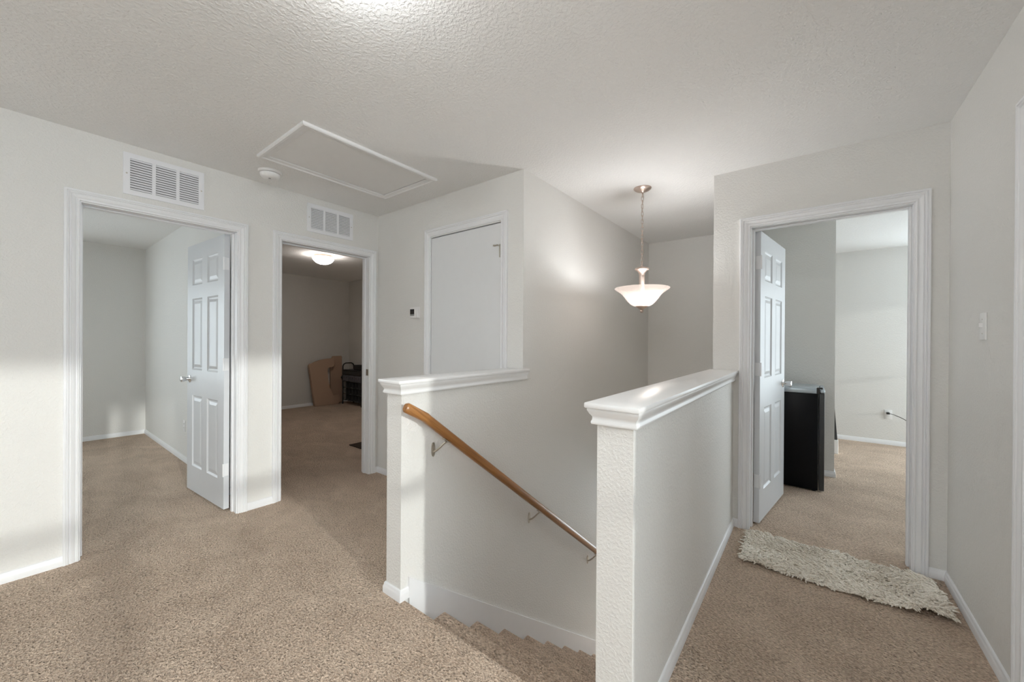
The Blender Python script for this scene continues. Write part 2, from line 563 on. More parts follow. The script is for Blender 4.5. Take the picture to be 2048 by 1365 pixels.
# ------------------------------------------------------------------ half-wall caps
OGEE = [(-0.004, 1.052), (0.024, 1.052), (0.025, 1.045), (0.0225, 1.040), (0.020, 1.034), (0.0145, 1.027), (0.012, 1.022),
        (0.0125, 1.014), (0.0155, 1.008), (0.0155, 1.002), (0.013, 0.999), (-0.004, 0.999)]
def cap(name, x0, x1, ynear, yfar, label, ear=None):
    o = empty(name, (0, 0, 0), 0, label, 'wall cap', None, 'structure')
    mb = MB()
    e = 0.031
    if ear:
        pts = [(x0 - e, ynear - e - 0.005), (x1 + e, ynear - e - 0.005), (x1 + e, ear), (x1, ear), (x1, yfar), (x0 - e, yfar)]
    else:
        pts = [(x0 - e, ynear - e - 0.005), (x1 + e, ynear - e - 0.005), (x1 + e, yfar), (x0 - e, yfar)]
    mb.prism(pts, 1.052, 1.070, 2)
    bmesh.ops.bevel(mb.bm, geom=[ed for ed in mb.bm.edges], offset=0.0045, segments=2, affect='EDGES', profile=0.5)
    mb.build('cap_board', 'cap', o, 40)
    yr = ear - 0.007 if ear else yfar
    path = [(x0, yfar, 0), (x0, ynear, 0), (x1, ynear, 0), (x1, yr, 0)]
    MB().sweep(path, OGEE, (0, 0, 1), flip=True).build('cove_molding', 'cap', o, 40)
    return o
cap('trim_cap_left', S - T, S, HW, B - 0.001, 'white painted cap with molding above the wooden handrail', ear=2.195)
cap('trim_cap_right', FL, F, HW, D - 0.004, 'long white glossy cap on the right half wall')

# ------------------------------------------------------------------ baseboards
BASE = [(0, 0), (0.0125, 0), (0.0125, 0.030), (0.0105, 0.036), (0.0085, 0.040), (0.0080, 0.046), (0.006, 0.052), (0.003, 0.054), (0, 0.054)]
def baseboard(name, path, label, flip=False):
    struct(name, MB().sweep([(x, y, 0) for x, y in path], BASE, (0, 0, 1), flip=flip), 'trim', label, 'baseboard', 40)
CW = 0.066      # casing outer edge to jamb
baseboard('baseboard_left', [(L, -3.08), (L, D1[0] - CW)], 'white baseboard at the lower left corner of the landing', True)
baseboard('baseboard_between_doors', [(L, D1[1] + CW), (L, D2[0] - CW)], 'short white baseboard between the two left doorways', True)
baseboard('baseboard_closet', [(L, D2[1] + CW), (L, B), (DC[0] - 0.06, B)], 'white baseboard under the thermostat wall', True)
baseboard('baseboard_half_left', [(S - T, B), (S - T, HW), (S, HW), (S, 1.20)], 'white baseboard wrapping the end of the handrail half wall', True)
baseboard('baseboard_half_right', [(FL, 1.20), (FL, HW), (F, HW), (F, D), (DR[0] - CW, D)], 'white baseboard along the right half wall', True)
baseboard('baseboard_right', [(DR[1] + CW, D), (R, D), (R, D4[1] + CW)], 'white baseboard along the right wall past the rug', True)
baseboard('baseboard_right_near', [(R, D4[0] - CW), (R, 1.03), (WX, 1.03)], 'white baseboard by the loft corner', True)
baseboard('baseboard_left_room', [(-7.0, -3.08), (-7.0, 1.1), (L - T, 1.1)], 'white baseboard around the left room', True)
baseboard('baseboard_dark_room', [(-7.5, 1.2), (-7.5, 4.24), (L - T, 4.24)], 'white baseboard around the dark bedroom', True)
baseboard('baseboard_bedroom_stub', [(F - 0.014, K), (0.172, K), (0.172, K + T)], 'white baseboard behind the mini fridge', True)
baseboard('baseboard_bedroom_far', [(-3.0, 6.65), (WX, 6.65)], 'white baseboard under the outlet in the right bedroom', True)

# ------------------------------------------------------------------ door frames (jambs, stops, casings)
CAS = [(0, 0), (0, 0.008), (0.002, 0.0105), (0.0075, 0.0110), (0.0090, 0.0060), (0.0125, 0.0060), (0.016, 0.0090), (0.026, 0.0140), (0.031, 0.0150),
       (0.0335, 0.0115), (0.0365, 0.0115), (0.039, 0.0165), (0.043, 0.0180), (0.0455, 0.0145), (0.048, 0.0145), (0.0500, 0.0185), (0.057, 0.0185), (0.060, 0.0155), (0.060, 0)]
def frame(name, axis, plane, thick, lo, hi, head, label, faces=(1, -1), stop_at=0.055, side=1, top_extra=0.0):
    """axis 'y': wall lies in a plane x=plane (landing face), the body goes to plane - side*thick"""
    o = empty(name, (0, 0, 0), 0, label, 'door frame', None, 'structure')
    back = plane - side * thick
    a, b = min(plane, back), max(plane, back)
    def bx(u0, u1, t0, t1, z0, z1, bev=0.0):
        m = MB()
        return m.box(t0, t1, u0, u1, z0, z1, bev) if axis == 'y' else m.box(u0, u1, t0, t1, z0, z1, bev)
    bx(lo - JT, lo, a, b, 0, head).build('side_jamb', 'trim', o)
    bx(hi, hi + JT, a, b, 0, head).build('side_jamb', 'trim', o)
    bx(lo - JT, hi + JT, a, b, head, head + JT).build('head_jamb', 'trim', o)
    s0 = plane - side * stop_at
    s1 = s0 - side * 0.032
    t0, t1 = min(s0, s1), max(s0, s1)
    bx(lo, lo + 0.011, t0, t1, 0, head, 0.002).build('door_stop', 'trim', o)
    bx(hi - 0.011, hi, t0, t1, 0, head, 0.002).build('door_stop', 'trim', o)
    bx(lo + 0.011, hi - 0.011, t0, t1, head - 0.011, head, 0.002).build('door_stop', 'trim', o)
    rv = 0.006
    l2, h2, z2 = lo - rv, hi + rv, head + rv
    for fc in faces:
        pl = plane if fc > 0 else back
        sg = side * fc
        if axis == 'y':
            Pt = lambda u, z: Vector((pl, u, z)); N = Vector((sg, 0, 0))
        else:
            Pt = lambda u, z: Vector((u, pl, z)); N = Vector((0, sg, 0))
        def piece(nm, rows):
            m = MB()
            vs = [[m.bm.verts.new(v) for v in r] for r in rows]
            n = len(CAS)
            for k in range(n):
                m.bm.faces.new((vs[0][k], vs[0][(k + 1) % n], vs[1][(k + 1) % n], vs[1][k]))
            m.bm.faces.new(vs[0]); m.bm.faces.new(vs[1])
            m.build(nm, 'trim', o, 28)
        piece('side_casing', [[Pt(l2 - u, 0.0) + N * w_ for u, w_ in CAS], [Pt(l2 - u, z2 + u) + N * w_ for u, w_ in CAS]])
        piece('side_casing', [[Pt(h2 + u, 0.0) + N * w_ for u, w_ in CAS], [Pt(h2 + u, z2 + u) + N * w_ for u, w_ in CAS]])
        piece('head_casing', [[Pt(l2 - u, z2 + u) + N * w_ for u, w_ in CAS], [Pt(h2 + u, z2 + u) + N * w_ for u, w_ in CAS]])
    return o
fr1 = frame('trim_door_frame', 'y', L, T, D1[0], D1[1], HEAD, 'white fluted door frame of the leftmost doorway')
fr2 = frame('trim_door_frame', 'y', L, T, D2[0], D2[1], HEAD, 'white fluted door frame of the dark bedroom doorway')
fr3 = frame('trim_door_frame', 'x', B, T, DC[0], DC[1], CHEAD, 'thin white frame around the flat closet door', faces=(1,), side=-1, stop_at=0.045)
fr4 = frame('trim_door_frame', 'x', D, T, DR[0], DR[1], HEAD, 'white fluted door frame behind the shaggy rug', side=-1)
fr5 = frame('trim_door_frame', 'y', R, T, D4[0], D4[1], HEAD, 'white door frame cut by the right picture edge', side=-1)
# strike plate on the latch side of the dark bedroom doorway
MB().box(L - 0.045, L - 0.004, D2[1] - 0.0025, D2[1] + 0.0005, 0.925, 0.985, 0.001).build('strike_plate', 'nickel', fr2)

# ------------------------------------------------------------------ doors
ROWS = [(0.22, 0.80), (1.01, 1.59), (1.70, 1.91)]
def six_panel_door(name, loc, ang, flip, label, wd=0.748, knob_side=1):
    """leaf runs along local +x from the hinge; thickness along local y (0..0.035 or 0..-0.035 when flip)"""
    o = empty(name, loc, ang, label, 'door', None, 'structure')
    th = 0.035
    y0, y1 = (-th, 0) if flip else (0, th)
    c = wd / 2
    colx = [(0.112, c - 0.052), (c + 0.052, wd - 0.112)]
    xs = [0, colx[0][0], colx[0][1], colx[1][0], colx[1][1], wd]
    zs = [0.012] + [v for r in ROWS for v in r] + [2.03]
    def solid(x, y, z):
        return not any(a < x < b and r0 < z < r1 for a, b in colx for r0, r1 in ROWS)
    cells(xs, [y0, y1], zs, solid).build('leaf', 'door', o)
    for a, b in colx:
        for r0, r1 in ROWS:
            m = MB()
            fronts = []
            for yy, sg in ((y0, 1), (y1, -1)):
                rings = []
                for ins, dep in ((0, 0.0), (0.004, 0.004), (0.012, 0.0085), (0.022, 0.0085), (0.044, 0.0025)):
                    yv = yy + sg * dep
                    rings.append([m.bm.verts.new(v) for v in ((a + ins, yv, r0 + ins), (b - ins, yv, r0 + ins), (b - ins, yv, r1 - ins), (a + ins, yv, r1 - ins))])
                for A, Bq in zip(rings, rings[1:]):
                    for k in range(4):
                        m.bm.faces.new((A[k], A[(k + 1) % 4], Bq[(k + 1) % 4], Bq[k]))
                m.bm.faces.new(rings[-1])
                fronts.append(rings[0])
            for k in range(4):
                m.bm.faces.new((fronts[0][k], fronts[0][(k + 1) % 4], fronts[1][(k + 1) % 4], fronts[1][k]))
            m.build('panel', 'door', o)
    kx, kz = wd - 0.062, 0.93
    for sg, yy in ((1, y1), (-1, y0)):
        k = MB().lathe([(0.0, sg * 0.062), (0.017, sg * 0.062), (0.0225, sg * 0.060), (0.0235, sg * 0.055), (0.021, sg * 0.040), (0.0155, sg * 0.024), (0.012, sg * 0.018), (0.012, sg * 0.004)], kx, yy, kz, 28, 1)
        ko = k.build('knob', 'chrome', o, 40)
        MB().lathe([(0.031, 0.0), (0.031, sg * 0.003), (0.026, sg * 0.007), (0.013, sg * 0.0085)], kx, yy, kz, 28, 1).build('rose', 'chrome', ko, 40)
    hy = y0 if flip else y1
    hs = -1 if flip else 1
    for hz in (0.30, 1.075, 1.815):
        m = MB().box(-0.0015, 0.001, min(hy, hy - hs * 0.03), max(hy, hy - hs * 0.03), hz - 0.045, hz + 0.045, 0.0005)
        ho = m.build('hinge', 'trim', o)
        MB().lathe([(0.006, -0.047), (0.006, 0.047)], -0.005, hy + hs * 0.004, hz, 12, 2).build('knuckle', 'trim', ho, 40)
    return o
# left doorway leaf: hinged on the far jamb, swung into the room
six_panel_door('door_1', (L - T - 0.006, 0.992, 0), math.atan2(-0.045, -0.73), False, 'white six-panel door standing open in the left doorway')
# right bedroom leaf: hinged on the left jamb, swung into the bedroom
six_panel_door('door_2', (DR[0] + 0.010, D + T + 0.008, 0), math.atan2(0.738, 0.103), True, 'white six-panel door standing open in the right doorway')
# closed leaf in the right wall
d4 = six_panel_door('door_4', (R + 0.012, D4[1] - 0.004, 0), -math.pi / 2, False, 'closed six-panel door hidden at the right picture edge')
d3 = empty('door_3', (DC[0], B, 0), 0, 'flat white closet door without panels', 'door', None, 'structure')
MB().box(0.006, DC[1] - DC[0] - 0.003, 0.002, 0.037, 0.012, CHEAD - 0.009, 0.001).build('leaf', 'slab', d3)
wdc = DC[1] - DC[0]
m = MB().box(wdc - 0.070, wdc - 0.024, -0.006, 0.002, 1.948, 1.956, 0.001)
m.lathe([(0.006, -0.012), (0.006, 0.002)], wdc - 0.058, 0, 1.952, 10, 1)
m.lathe([(0.005, -0.010), (0.005, 0.002)], wdc - 0.030, 0, 1.952, 10, 1)
lt = m.build('flip_latch', 'nickel', d3)
MB().box(wdc - 0.014, wdc - 0.006, -0.004, 0.004, 1.862, 1.957, 0.001).build('latch_plate', 'nickel', lt)
MB().box(wdc - 0.022, wdc - 0.006, -0.008, 0.002, 1.944, 1.951, 0.001).build('latch_arm', 'nickel', lt)

# ------------------------------------------------------------------ windows
def window(name, axis_y, plane, lo, hi, z0, z1, label, out=1):
    o = empty(name, (0, 0, 0), 0 if axis_y else math.pi / 2, label, 'window', None, 'structure')
    p0, p1 = plane + out * 0.05, plane + out * 0.09
    a, b = min(p0, p1), max(p0, p1)
    f = 0.035
    zm = (z0 + z1) / 2
    MB().box(a, b, lo, lo + f, z0, z1).build('side_frame', 'trim', o)
    MB().box(a, b, hi - f, hi, z0, z1).build('side_frame', 'trim', o)
    MB().box(a, b, lo + f, hi - f, z0, z0 + f).build('bottom_rail', 'trim', o)
    MB().box(a, b, lo + f, hi - f, z1 - f, z1).build('top_rail', 'trim', o)
    MB().box(a, b, lo + f, hi - f, zm - 0.03, zm + 0.03).build('meeting_rail', 'trim', o)
    g0, g1 = (a + b) / 2 - 0.002, (a + b) / 2 + 0.002
    MB().box(g0, g1, lo + f, hi - f, z0 + f, zm - 0.03).build('pane', 'glass', o)
    MB().box(g0, g1, lo + f, hi - f, zm + 0.03, z1 - f).build('pane', 'glass', o)
    s0, s1 = plane - out * 0.03, plane + out * 0.05
    MB().box(min(s0, s1), max(s0, s1), lo - 0.03, hi + 0.03, z0 - 0.02, z0, 0.003).build('sill', 'trim', o)
    # sky portal for cleaner sampling of the daylight that enters here
    ld = bpy.data.lights.new('window_portal', 'AREA')
    ld.shape = 'RECTANGLE'
    ld.size, ld.size_y = z1 - z0, hi - lo
    ld.cycles.is_portal = True
    lo_ = bpy.data.objects.new('window_portal', ld)
    COL.objects.link(lo_)
    lo_.parent = o
    lo_.location = (plane + out * 0.11, (lo + hi) / 2, zm)
    lo_.rotation_euler = Vector((-out, 0, 0)).to_track_quat('-Z', 'Y').to_euler()
    return o
for i, (a, b) in enumerate(WIN):
    window('window_%d' % (i + 1), True, WX, a, b, WZ[0], WZ[1],
           ['small loft window behind the camera', 'wide loft window nearest the stairs'][i])
window('window_5', True, WX, BW[0], BW[1], BWZ[0], BWZ[1], 'daylight window of the right bedroom')
window('window_7', False, 6.65, -FW_[1], -FW_[0], 0.3, 2.2, 'added fill window on the unseen part of the bright bedroom wall')  # extra opening added out of view to brighten the right bedroom
window('window_8', False, -3.08, -RW_[1], -RW_[0], 0.6, 2.05, 'unseen rear window added to brighten the left room', out=-1)  # second opening added out of view for more daylight in the left room
window('window_10', False, -3.08, 1.9, 2.8, 0.6, 2.1, 'unseen fill window added in the rear loft wall', out=-1)  # added behind the camera to light the surfaces facing it
window('window_9', False, 7.6, -0.7, 1.9, LOW + 0.4, -0.6, 'unseen window added in the hall downstairs to light the stairs')  # added below, out of view, so daylight reaches the lower stairs
window('window_6', True, -7.0, W1[0], W1[1], 0.6, 2.05, 'daylight window of the left room', out=-1)

# ------------------------------------------------------------------ handrail
hr = empty('handrail', (S + 0.07, 1.13, 0.93), 0, 'brown wooden handrail with metal brackets sloping down the stairs', 'handrail')
def local(parent, pts):
    o = Vector(parent.location)
    return [tuple(Vector(p) - o) for p in pts]
RX = S + 0.068
SL = -0.767
zk = 0.872
rail_path = [(RX, 1.128, 0.951), (RX, 1.136, 0.947), (RX, 1.20, 0.911), (RX, 1.245, 0.886), (RX, 1.262, zk)] + \
            [(RX, 1.262 + t, zk + SL * t) for t in (0.03, 0.6, 1.2, 1.9, 2.6, 3.2)]
prof = []
for k in range(16):
    t = 2 * math.pi * k / 16
    cx_, cz_ = math.cos(t), math.sin(t)
    prof.append((0.020 * math.copysign(abs(cx_) ** 0.75, cx_), 0.024 * math.copysign(abs(cz_) ** 0.75, cz_)))
m = MB()
rows = []
for i, p in enumerate(rail_path):
    a = Vector(rail_path[max(i - 1, 0)]); b = Vector(rail_path[min(i + 1, len(rail_path) - 1)])
    d = (b - a).normalized()
    u = Vector((1, 0, 0)); v = d.cross(u); v = v if v.z > 0 else -v
    sc = 0.72 if i == 0 else 1.0
    rows.append([m.bm.verts.new(Vector(p) - Vector(hr.location) + u * q[0] * sc + v * q[1] * sc) for q in prof])
for A, Bq in zip(rows, rows[1:]):
    for k in range(16):
        m.bm.faces.new((A[k], A[(k + 1) % 16], Bq[(k + 1) % 16], Bq[k]))
m.bm.faces.new(rows[0]); m.bm.faces.new(rows[-1])
m.build('rail', 'wood', hr, 40)
for by in (1.356, 2.235, 3.144, 4.05):
    zr = zk + SL * (by + 0.03 - 1.262) - 0.030
    br = empty('bracket', local(hr, [(S, by, zr - 0.055)])[0])
    br.parent = hr
    m = MB()
    pts = []
    for k in range(24):
        t = 2 * math.pi * k / 24
        pts.append((0.012 * math.cos(t), 0.032 * math.sin(t) + (0.006 if math.sin(t) > 0 else -0.006)))
    m.prism(pts, 0.0, 0.004, 0)
    for sz in (0.026, -0.026):
        m.lathe([(0.0045, 0.0), (0.0045, 0.006)], 0, 0, sz, 10, 0)
    m.build('wall_plate', 'nickel', br)
    MB().tube([(0.003, 0, -0.012), (0.020, 0.004, -0.004), (0.040, 0.012, 0.014), (0.058, 0.022, 0.036), (0.068, 0.028, 0.046)], 0.0055, 10).build('arm', 'nickel', br, 50)
    sad = MB().box(-0.011, 0.011, -0.026, 0.026, -0.0025, 0.0025, 0.001)
    sad.xform(Matrix.Translation((0.068, 0.030, 0.050)) @ Matrix.Rotation(math.atan(SL), 4, 'X'))
    sad.build('saddle', 'nickel', br)

# ------------------------------------------------------------------ pendant light
PX, PY = -1.037, 2.969
pl = empty('pendant_light', (PX, PY, H), 0, 'bowl pendant light hanging on a chain over the stairs', 'pendant light')
MB().lathe([(0.0, -0.034), (0.012, -0.034), (0.020, -0.027), (0.046, -0.020), (0.058, -0.012), (0.066, -0.004), (0.066, 0.0)], seg=40).build('canopy', 'rosegold', pl, 40)
MB().lathe([(0.004, -0.040), (0.004, -0.032)], seg=10).build('loop', 'rosegold', pl)
zt, zb = -0.036, -0.592
nl = 19
link_h = 0.040
pitch = (zt - zb) / nl
lm = None
for i in range(nl):
    zc = zt - pitch * (i + 0.5)
    if lm is None:
        m = MB()
        pts = []
        for k in range(16):
            t = 2 * math.pi * k / 16
            pts.append((0.0075 * math.cos(t), 0, (0.0115 * math.sin(t)) + (0.0075 if math.sin(t) > 0 else -0.0075 if math.sin(t) < 0 else 0)))
        m.tube(pts, 0.0017, 6, closed=True)
        o = m.build('chain_link', 'rosegold', pl, 60)
        lm = o.data
    else:
        o = bpy.data.objects.new('chain_link', lm)
        COL.objects.link(o)
        o.parent = pl
    o.location = (0, 0, zc)
    o.rotation_euler = (0, 0, (0.6 if i % 2 else 0.6 + math.pi / 2))
cp = [(0.010 * math.sin(i * 0.62) + 0.001, 0.008 * math.cos(i * 0.83), -0.03 - i * 0.02) for i in range(29)]
MB().tube(cp, 0.0016, 6).build('cord', 'nickel', pl, 60)
MB().lathe([(0.0, -0.588), (0.006, -0.590), (0.010, -0.600), (0.050, -0.613), (0.054, -0.619), (0.052, -0.626), (0.034, -0.638), (0.024, -0.652), (0.0205, -0.668), (0.0195, -0.674), (0.0215, -0.678), (0.0205, -0.684), (0.0205, -0.800), (0.0, -0.800)], seg=36).build('stem', 'rosegold', pl, 40)
bowl_prof = [(0.040, -0.909), (0.062, -0.904), (0.082, -0.892), (0.104, -0.870), (0.122, -0.846), (0.138, -0.824), (0.155, -0.806), (0.172, -0.794), (0.188, -0.783), (0.2005, -0.774), (0.203, -0.769), (0.200, -0.766),
             (0.186, -0.777), (0.170, -0.788), (0.152, -0.800), (0.134, -0.819), (0.118, -0.841), (0.100, -0.865), (0.079, -0.886), (0.060, -0.897), (0.040, -0.902)]
MB().lathe(bowl_prof + [bowl_prof[0]], seg=56, cap=False).build('bowl_shade', 'bowl', pl, 60)
MB().lathe([(0.0, -0.898), (0.044, -0.900), (0.047, -0.908), (0.040, -0.914), (0.024, -0.923), (0.014, -0.931), (0.0095, -0.936), (0.0125, -0.941), (0.0125, -0.947), (0.0075, -0.954), (0.0, -0.956)], seg=32).build('finial', 'rosegold', pl, 40)
bulb = MB().lathe([(0.0, -0.862), (0.016, -0.857), (0.026, -0.842), (0.027, -0.825), (0.018, -0.806), (0.013, -0.790), (0.0, -0.790)], 0.062, 0.03, 0, 20)
bulb.build('bulb', emitter('lit_bulb', (1, 0.93, 0.86), 6.0), pl, 60)
pd = bpy.data.lights.new('pendant_bulb', 'POINT')
pd.energy = PENDANT_W
pd.color = (0.98, 0.99, 1.0)
pd.shadow_soft_size = 0.06
po = bpy.data.objects.new('pendant_bulb', pd)
COL.objects.link(po)
po.parent = pl
po.location = (0.05, -0.02, -0.806)


# ------------------------------------------------------------------ flush ceiling lamps
def flush_lamp(x, y, rad, dome, label, z=H):
    o = empty('ceiling_lamp', (x, y, z), 0, label, 'ceiling lamp')
    MB().lathe([(0.0, 0.0), (rad * 0.93, 0.0), (rad * 0.93, -0.030), (rad * 0.86, -0.036), (0.0, -0.036)], seg=40).build('base_ring', 'rosegold', o, 40)
    MB().lathe([(rad * 0.86, -0.034), (rad, -0.044), (rad * 1.0, -0.056), (rad * 0.90, -0.080), (rad * 0.70, -0.104), (rad * 0.42, -0.121), (rad * 0.15, -0.128), (0.0, -0.129)], seg=40, cap=False).build('dome_shade', dome, o, 60)
    return o
flush_lamp(-5.42, 2.68, 0.135, 'dome_room', 'small glowing dome lamp on the dark bedroom ceiling')
flush_lamp(-1.04, 0.555, 0.15, 'dome_hall', 'glowing dome lamp above the landing just over the picture')
flush_lamp(0.25, -1.3, 0.15, 'dome_fill', 'unseen fill lamp added in the loft behind the camera')  # added out of view to raise the ambient light of the landing

flush_lamp(-1.05, 5.6, 0.15, 'dome_fill', 'unseen fill lamp added in the hall downstairs', -0.34)  # added out of view to brighten the bottom of the stairwell

# ------------------------------------------------------------------ return-air vents
def vent(y0, y1, z0, z1, label):
    o = empty('air_vent', (L, (y0 + y1) / 2, (z0 + z1) / 2), 0, label, 'air vent', 'return-air vents on the left wall')
    hw, hh = (y1 - y0) / 2, (z1 - z0) / 2
    bd = 0.030
    iw = 2 * (hw - bd)
    mul = 0.017
    cw = (iw - 2 * mul) / 3
    cols = [(-hw + bd + i * (cw + mul), -hw + bd + i * (cw + mul) + cw) for i in range(3)]
    ys = sorted({-hw, hw, *[c for q in cols for c in q]})
    zs = [-hh, -hh + bd, hh - bd, hh]
    fm = cells([0.0, 0.007], ys, zs, lambda x, y, z: not (abs(z) < hh - bd and any(a < y < b for a, b in cols)))
    bmesh.ops.bevel(fm.bm, geom=[e for e in fm.bm.edges if abs(e.calc_face_angle(0)) > 0.5], offset=0.0016, segments=1, affect='EDGES')
    fm.build('face_plate', 'vent', o)
    MB().box(-0.001, 0.0006, -hw + bd, hw - bd, -hh + bd, hh - bd).build('duct_backing', 'dark', o)
    nl = 13
    lou = None
    for a, b in cols:
        for i in range(nl):
            zc = -hh + bd + (i + 0.5) * (2 * (hh - bd) / nl)
            if lou is None:
                m = MB().prism([(-0.0005, 0.0060), (0.0010, 0.0068), (0.0062, -0.0042), (0.0048, -0.0050)], -cw / 2, cw / 2, 1)
                q = m.build('louver', 'vent', o)
                lou = q.data
            else:
                q = bpy.data.objects.new('louver', lou)
                COL.objects.link(q)
                q.parent = o
            q.location = (0.0005, (a + b) / 2, zc)
    for sy in (-1, 1):
        MB().lathe([(0.0045, 0.006), (0.0045, 0.0082), (0.002, 0.009), (0.0, 0.009)], 0, sy * (hw - bd / 2), 0, 12, 0).build('screw', 'nickel', o, 40)
    return o
vent(0.413, 0.805, 2.137, 2.388, 'white louvered vent above the leftmost doorway')
vent(1.487, 1.886, 2.153, 2.386, 'white louvered vent above the dark bedroom doorway')

# ------------------------------------------------------------------ smoke detector
sm = empty('smoke_detector', (-3.02, 1.115, H), 0, 'round white smoke detector on the ceiling', 'smoke detector')
MB().lathe([(0.0, 0.0), (0.073, 0.0), (0.073, -0.006), (0.070, -0.014), (0.060, -0.016), (0.0, -0.016)], seg=40).build('base_plate', 'plastic', sm, 40)
MB().lathe([(0.0, -0.015), (0.0575, -0.015), (0.0575, -0.0185), (0.0, -0.0185)], seg=40).build('smoke_gap', 'dark', sm, 40)
MB().lathe([(0.0, -0.018), (0.061, -0.018), (0.0615, -0.024), (0.058, -0.034), (0.050, -0.043), (0.036, -0.049), (0.0, -0.050)], seg=40).build('housing', 'plastic', sm, 40)
MB().lathe([(0.0, -0.047), (0.007, -0.047), (0.007, -0.053), (0.0, -0.053)], 0.012, -0.006, 0, 16).build('test_button', 'grey', sm, 40)

# ------------------------------------------------------------------ attic hatch
ah = empty('attic_hatch', (-2.485, 1.43, H), 0, 'rectangular white attic hatch in the ceiling', 'attic hatch')
hx, hy = 0.318, 0.472
mold = [(0, 0), (0, -0.014), (-0.006, -0.019), (-0.020, -0.019), (-0.026, -0.014), (-0.040, -0.011), (-0.052, -0.011), (-0.056, -0.007), (-0.056, 0)]
cs = [(-hx, -hy), (hx, -hy), (hx, hy), (-hx, hy)]
for i in range(4):
    a, b = Vector((*cs[i], 0)), Vector((*cs[(i + 1) % 4], 0))
    d = (b - a).normalized()
    nrm = Vector((d.y, -d.x, 0))
    m = MB()
    r0 = [m.bm.verts.new(a + nrm * u + d * (-u) + Vector((0, 0, z))) for u, z in mold]
    r1 = [m.bm.verts.new(b + nrm * u + d * u + Vector((0, 0, z))) for u, z in mold]
    n = len(mold)
    for k in range(n):
        m.bm.faces.new((r0[k], r0[(k + 1) % n], r1[(k + 1) % n], r1[k]))
    m.bm.faces.new(r0); m.bm.faces.new(r1)
    m.build('frame_molding', 'cap', ah, 25)
MB().box(-hx + 0.0615, hx - 0.0565, -hy + 0.0565, hy - 0.0625, -0.0065, 0.0, 0.0008).build('panel', 'hatch', ah)
MB().box(-hx + 0.056, hx - 0.056, -hy + 0.056, hy - 0.056, -0.0012, -0.0006).build('panel_gap', 'dark', ah)

# ------------------------------------------------------------------ thermostat, switch, outlets
th = empty('thermostat', (-2.719, B, 1.499), 0, 'small white thermostat with dark screen left of the closet door', 'thermostat')
MB().box(-0.056, 0.056, -0.004, 0.0, -0.049, 0.049, 0.0015).build('back_plate', 'plastic', th)
MB().box(-0.052, 0.036, -0.024, -0.004, -0.045, 0.045, 0.004, 2).build('body', 'plastic', th, 40)
MB().box(0.037, 0.052, -0.020, -0.004, -0.045, 0.045, 0.003, 2).build('side_cover', 'plastic', th, 40)
MB().box(-0.046, 0.010, -0.0252, -0.0235, -0.014, 0.030, 0.0005).build('screen', 'screen', th)
MB().box(-0.046, 0.010, -0.0252, -0.0235, -0.028, -0.0145, 0.0005).build('button_strip', 'grey', th)

sw = empty('light_switch', (R, 2.512, 1.337), 0, 'white light switch on the right wall', 'light switch')
MB().box(-0.006, 0.0, -0.035, 0.035, -0.0575, 0.0575, 0.0025, 2).build('plate', 'plastic', sw, 40)
MB().box(-0.016, -0.005, -0.005, 0.005, -0.004, 0.014, 0.001).build('toggle', 'plastic', sw)
for sz in (0.03, -0.03):
    MB().lathe([(0.003, -0.0068), (0.003, -0.005)], 0, 0, sz, 10, 0).build('screw', 'nickel', sw)

def outlet(loc, rz, label, plug=False):
    o = empty('wall_outlet', loc, rz, label, 'outlet')
    MB().box(-0.035, 0.035, -0.005, 0.0, -0.0575, 0.0575, 0.002, 2).build('plate', 'plastic', o, 40)
    for sz in (0.02, -0.02):
        r = MB().lathe([(0.0165, -0.0075), (0.0165, -0.004)], 0, 0, sz, 20, 1).build('receptacle', 'plastic', o, 40)
        if not (plug and sz > 0):
            for sx in (-0.006, 0.006):
                MB().box(sx - 0.001, sx + 0.001, -0.0080, -0.0070, sz - 0.002, sz + 0.006).build('slot', 'dark', r)
    return o
outlet((0.753, 6.65, 0.375), 0, 'white outlet with black plug on the bright bedroom wall', True)
outlet((-5.10, 1.1, 0.363), 0, 'white outlet behind the open left door')
cordp = [Vector((0.735, 6.638, 0.392)), Vector((0.765, 6.60, 0.392)), Vector((0.82, 6.585, 0.375)), Vector((0.90, 6.58, 0.33)), Vector((0.98, 6.575, 0.26)), Vector((1.08, 6.57, 0.14)), Vector((1.20, 6.56, 0.02)), Vector((1.45, 6.5, 0.008)), Vector((1.8, 6.3, 0.008))]
pc = empty('power_cord', (0.753, 6.62, 0.39), 0, 'black power cord hanging from the bedroom outlet', 'power cord')
MB().box(-0.020, 0.010, -0.018, 0.022, -0.010, 0.014, 0.005, 2).build('plug', 'blackmat', pc, 40)
fine = []
for a, b, c, d in zip([cordp[0]] + cordp, cordp, cordp[1:], cordp[2:] + [cordp[-1]]):
    for k in range(5):
        t = k / 5
        fine.append(0.5 * ((2 * b) + (-a + c) * t + (2 * a - 5 * b + 4 * c - d) * t * t + (-a + 3 * b - 3 * c + d) * t ** 3) - Vector(pc.location))
fine.append(cordp[-1] - Vector(pc.location))
MB().tube(fine, 0.0035, 8).build('cable', 'blackmat', pc, 60)

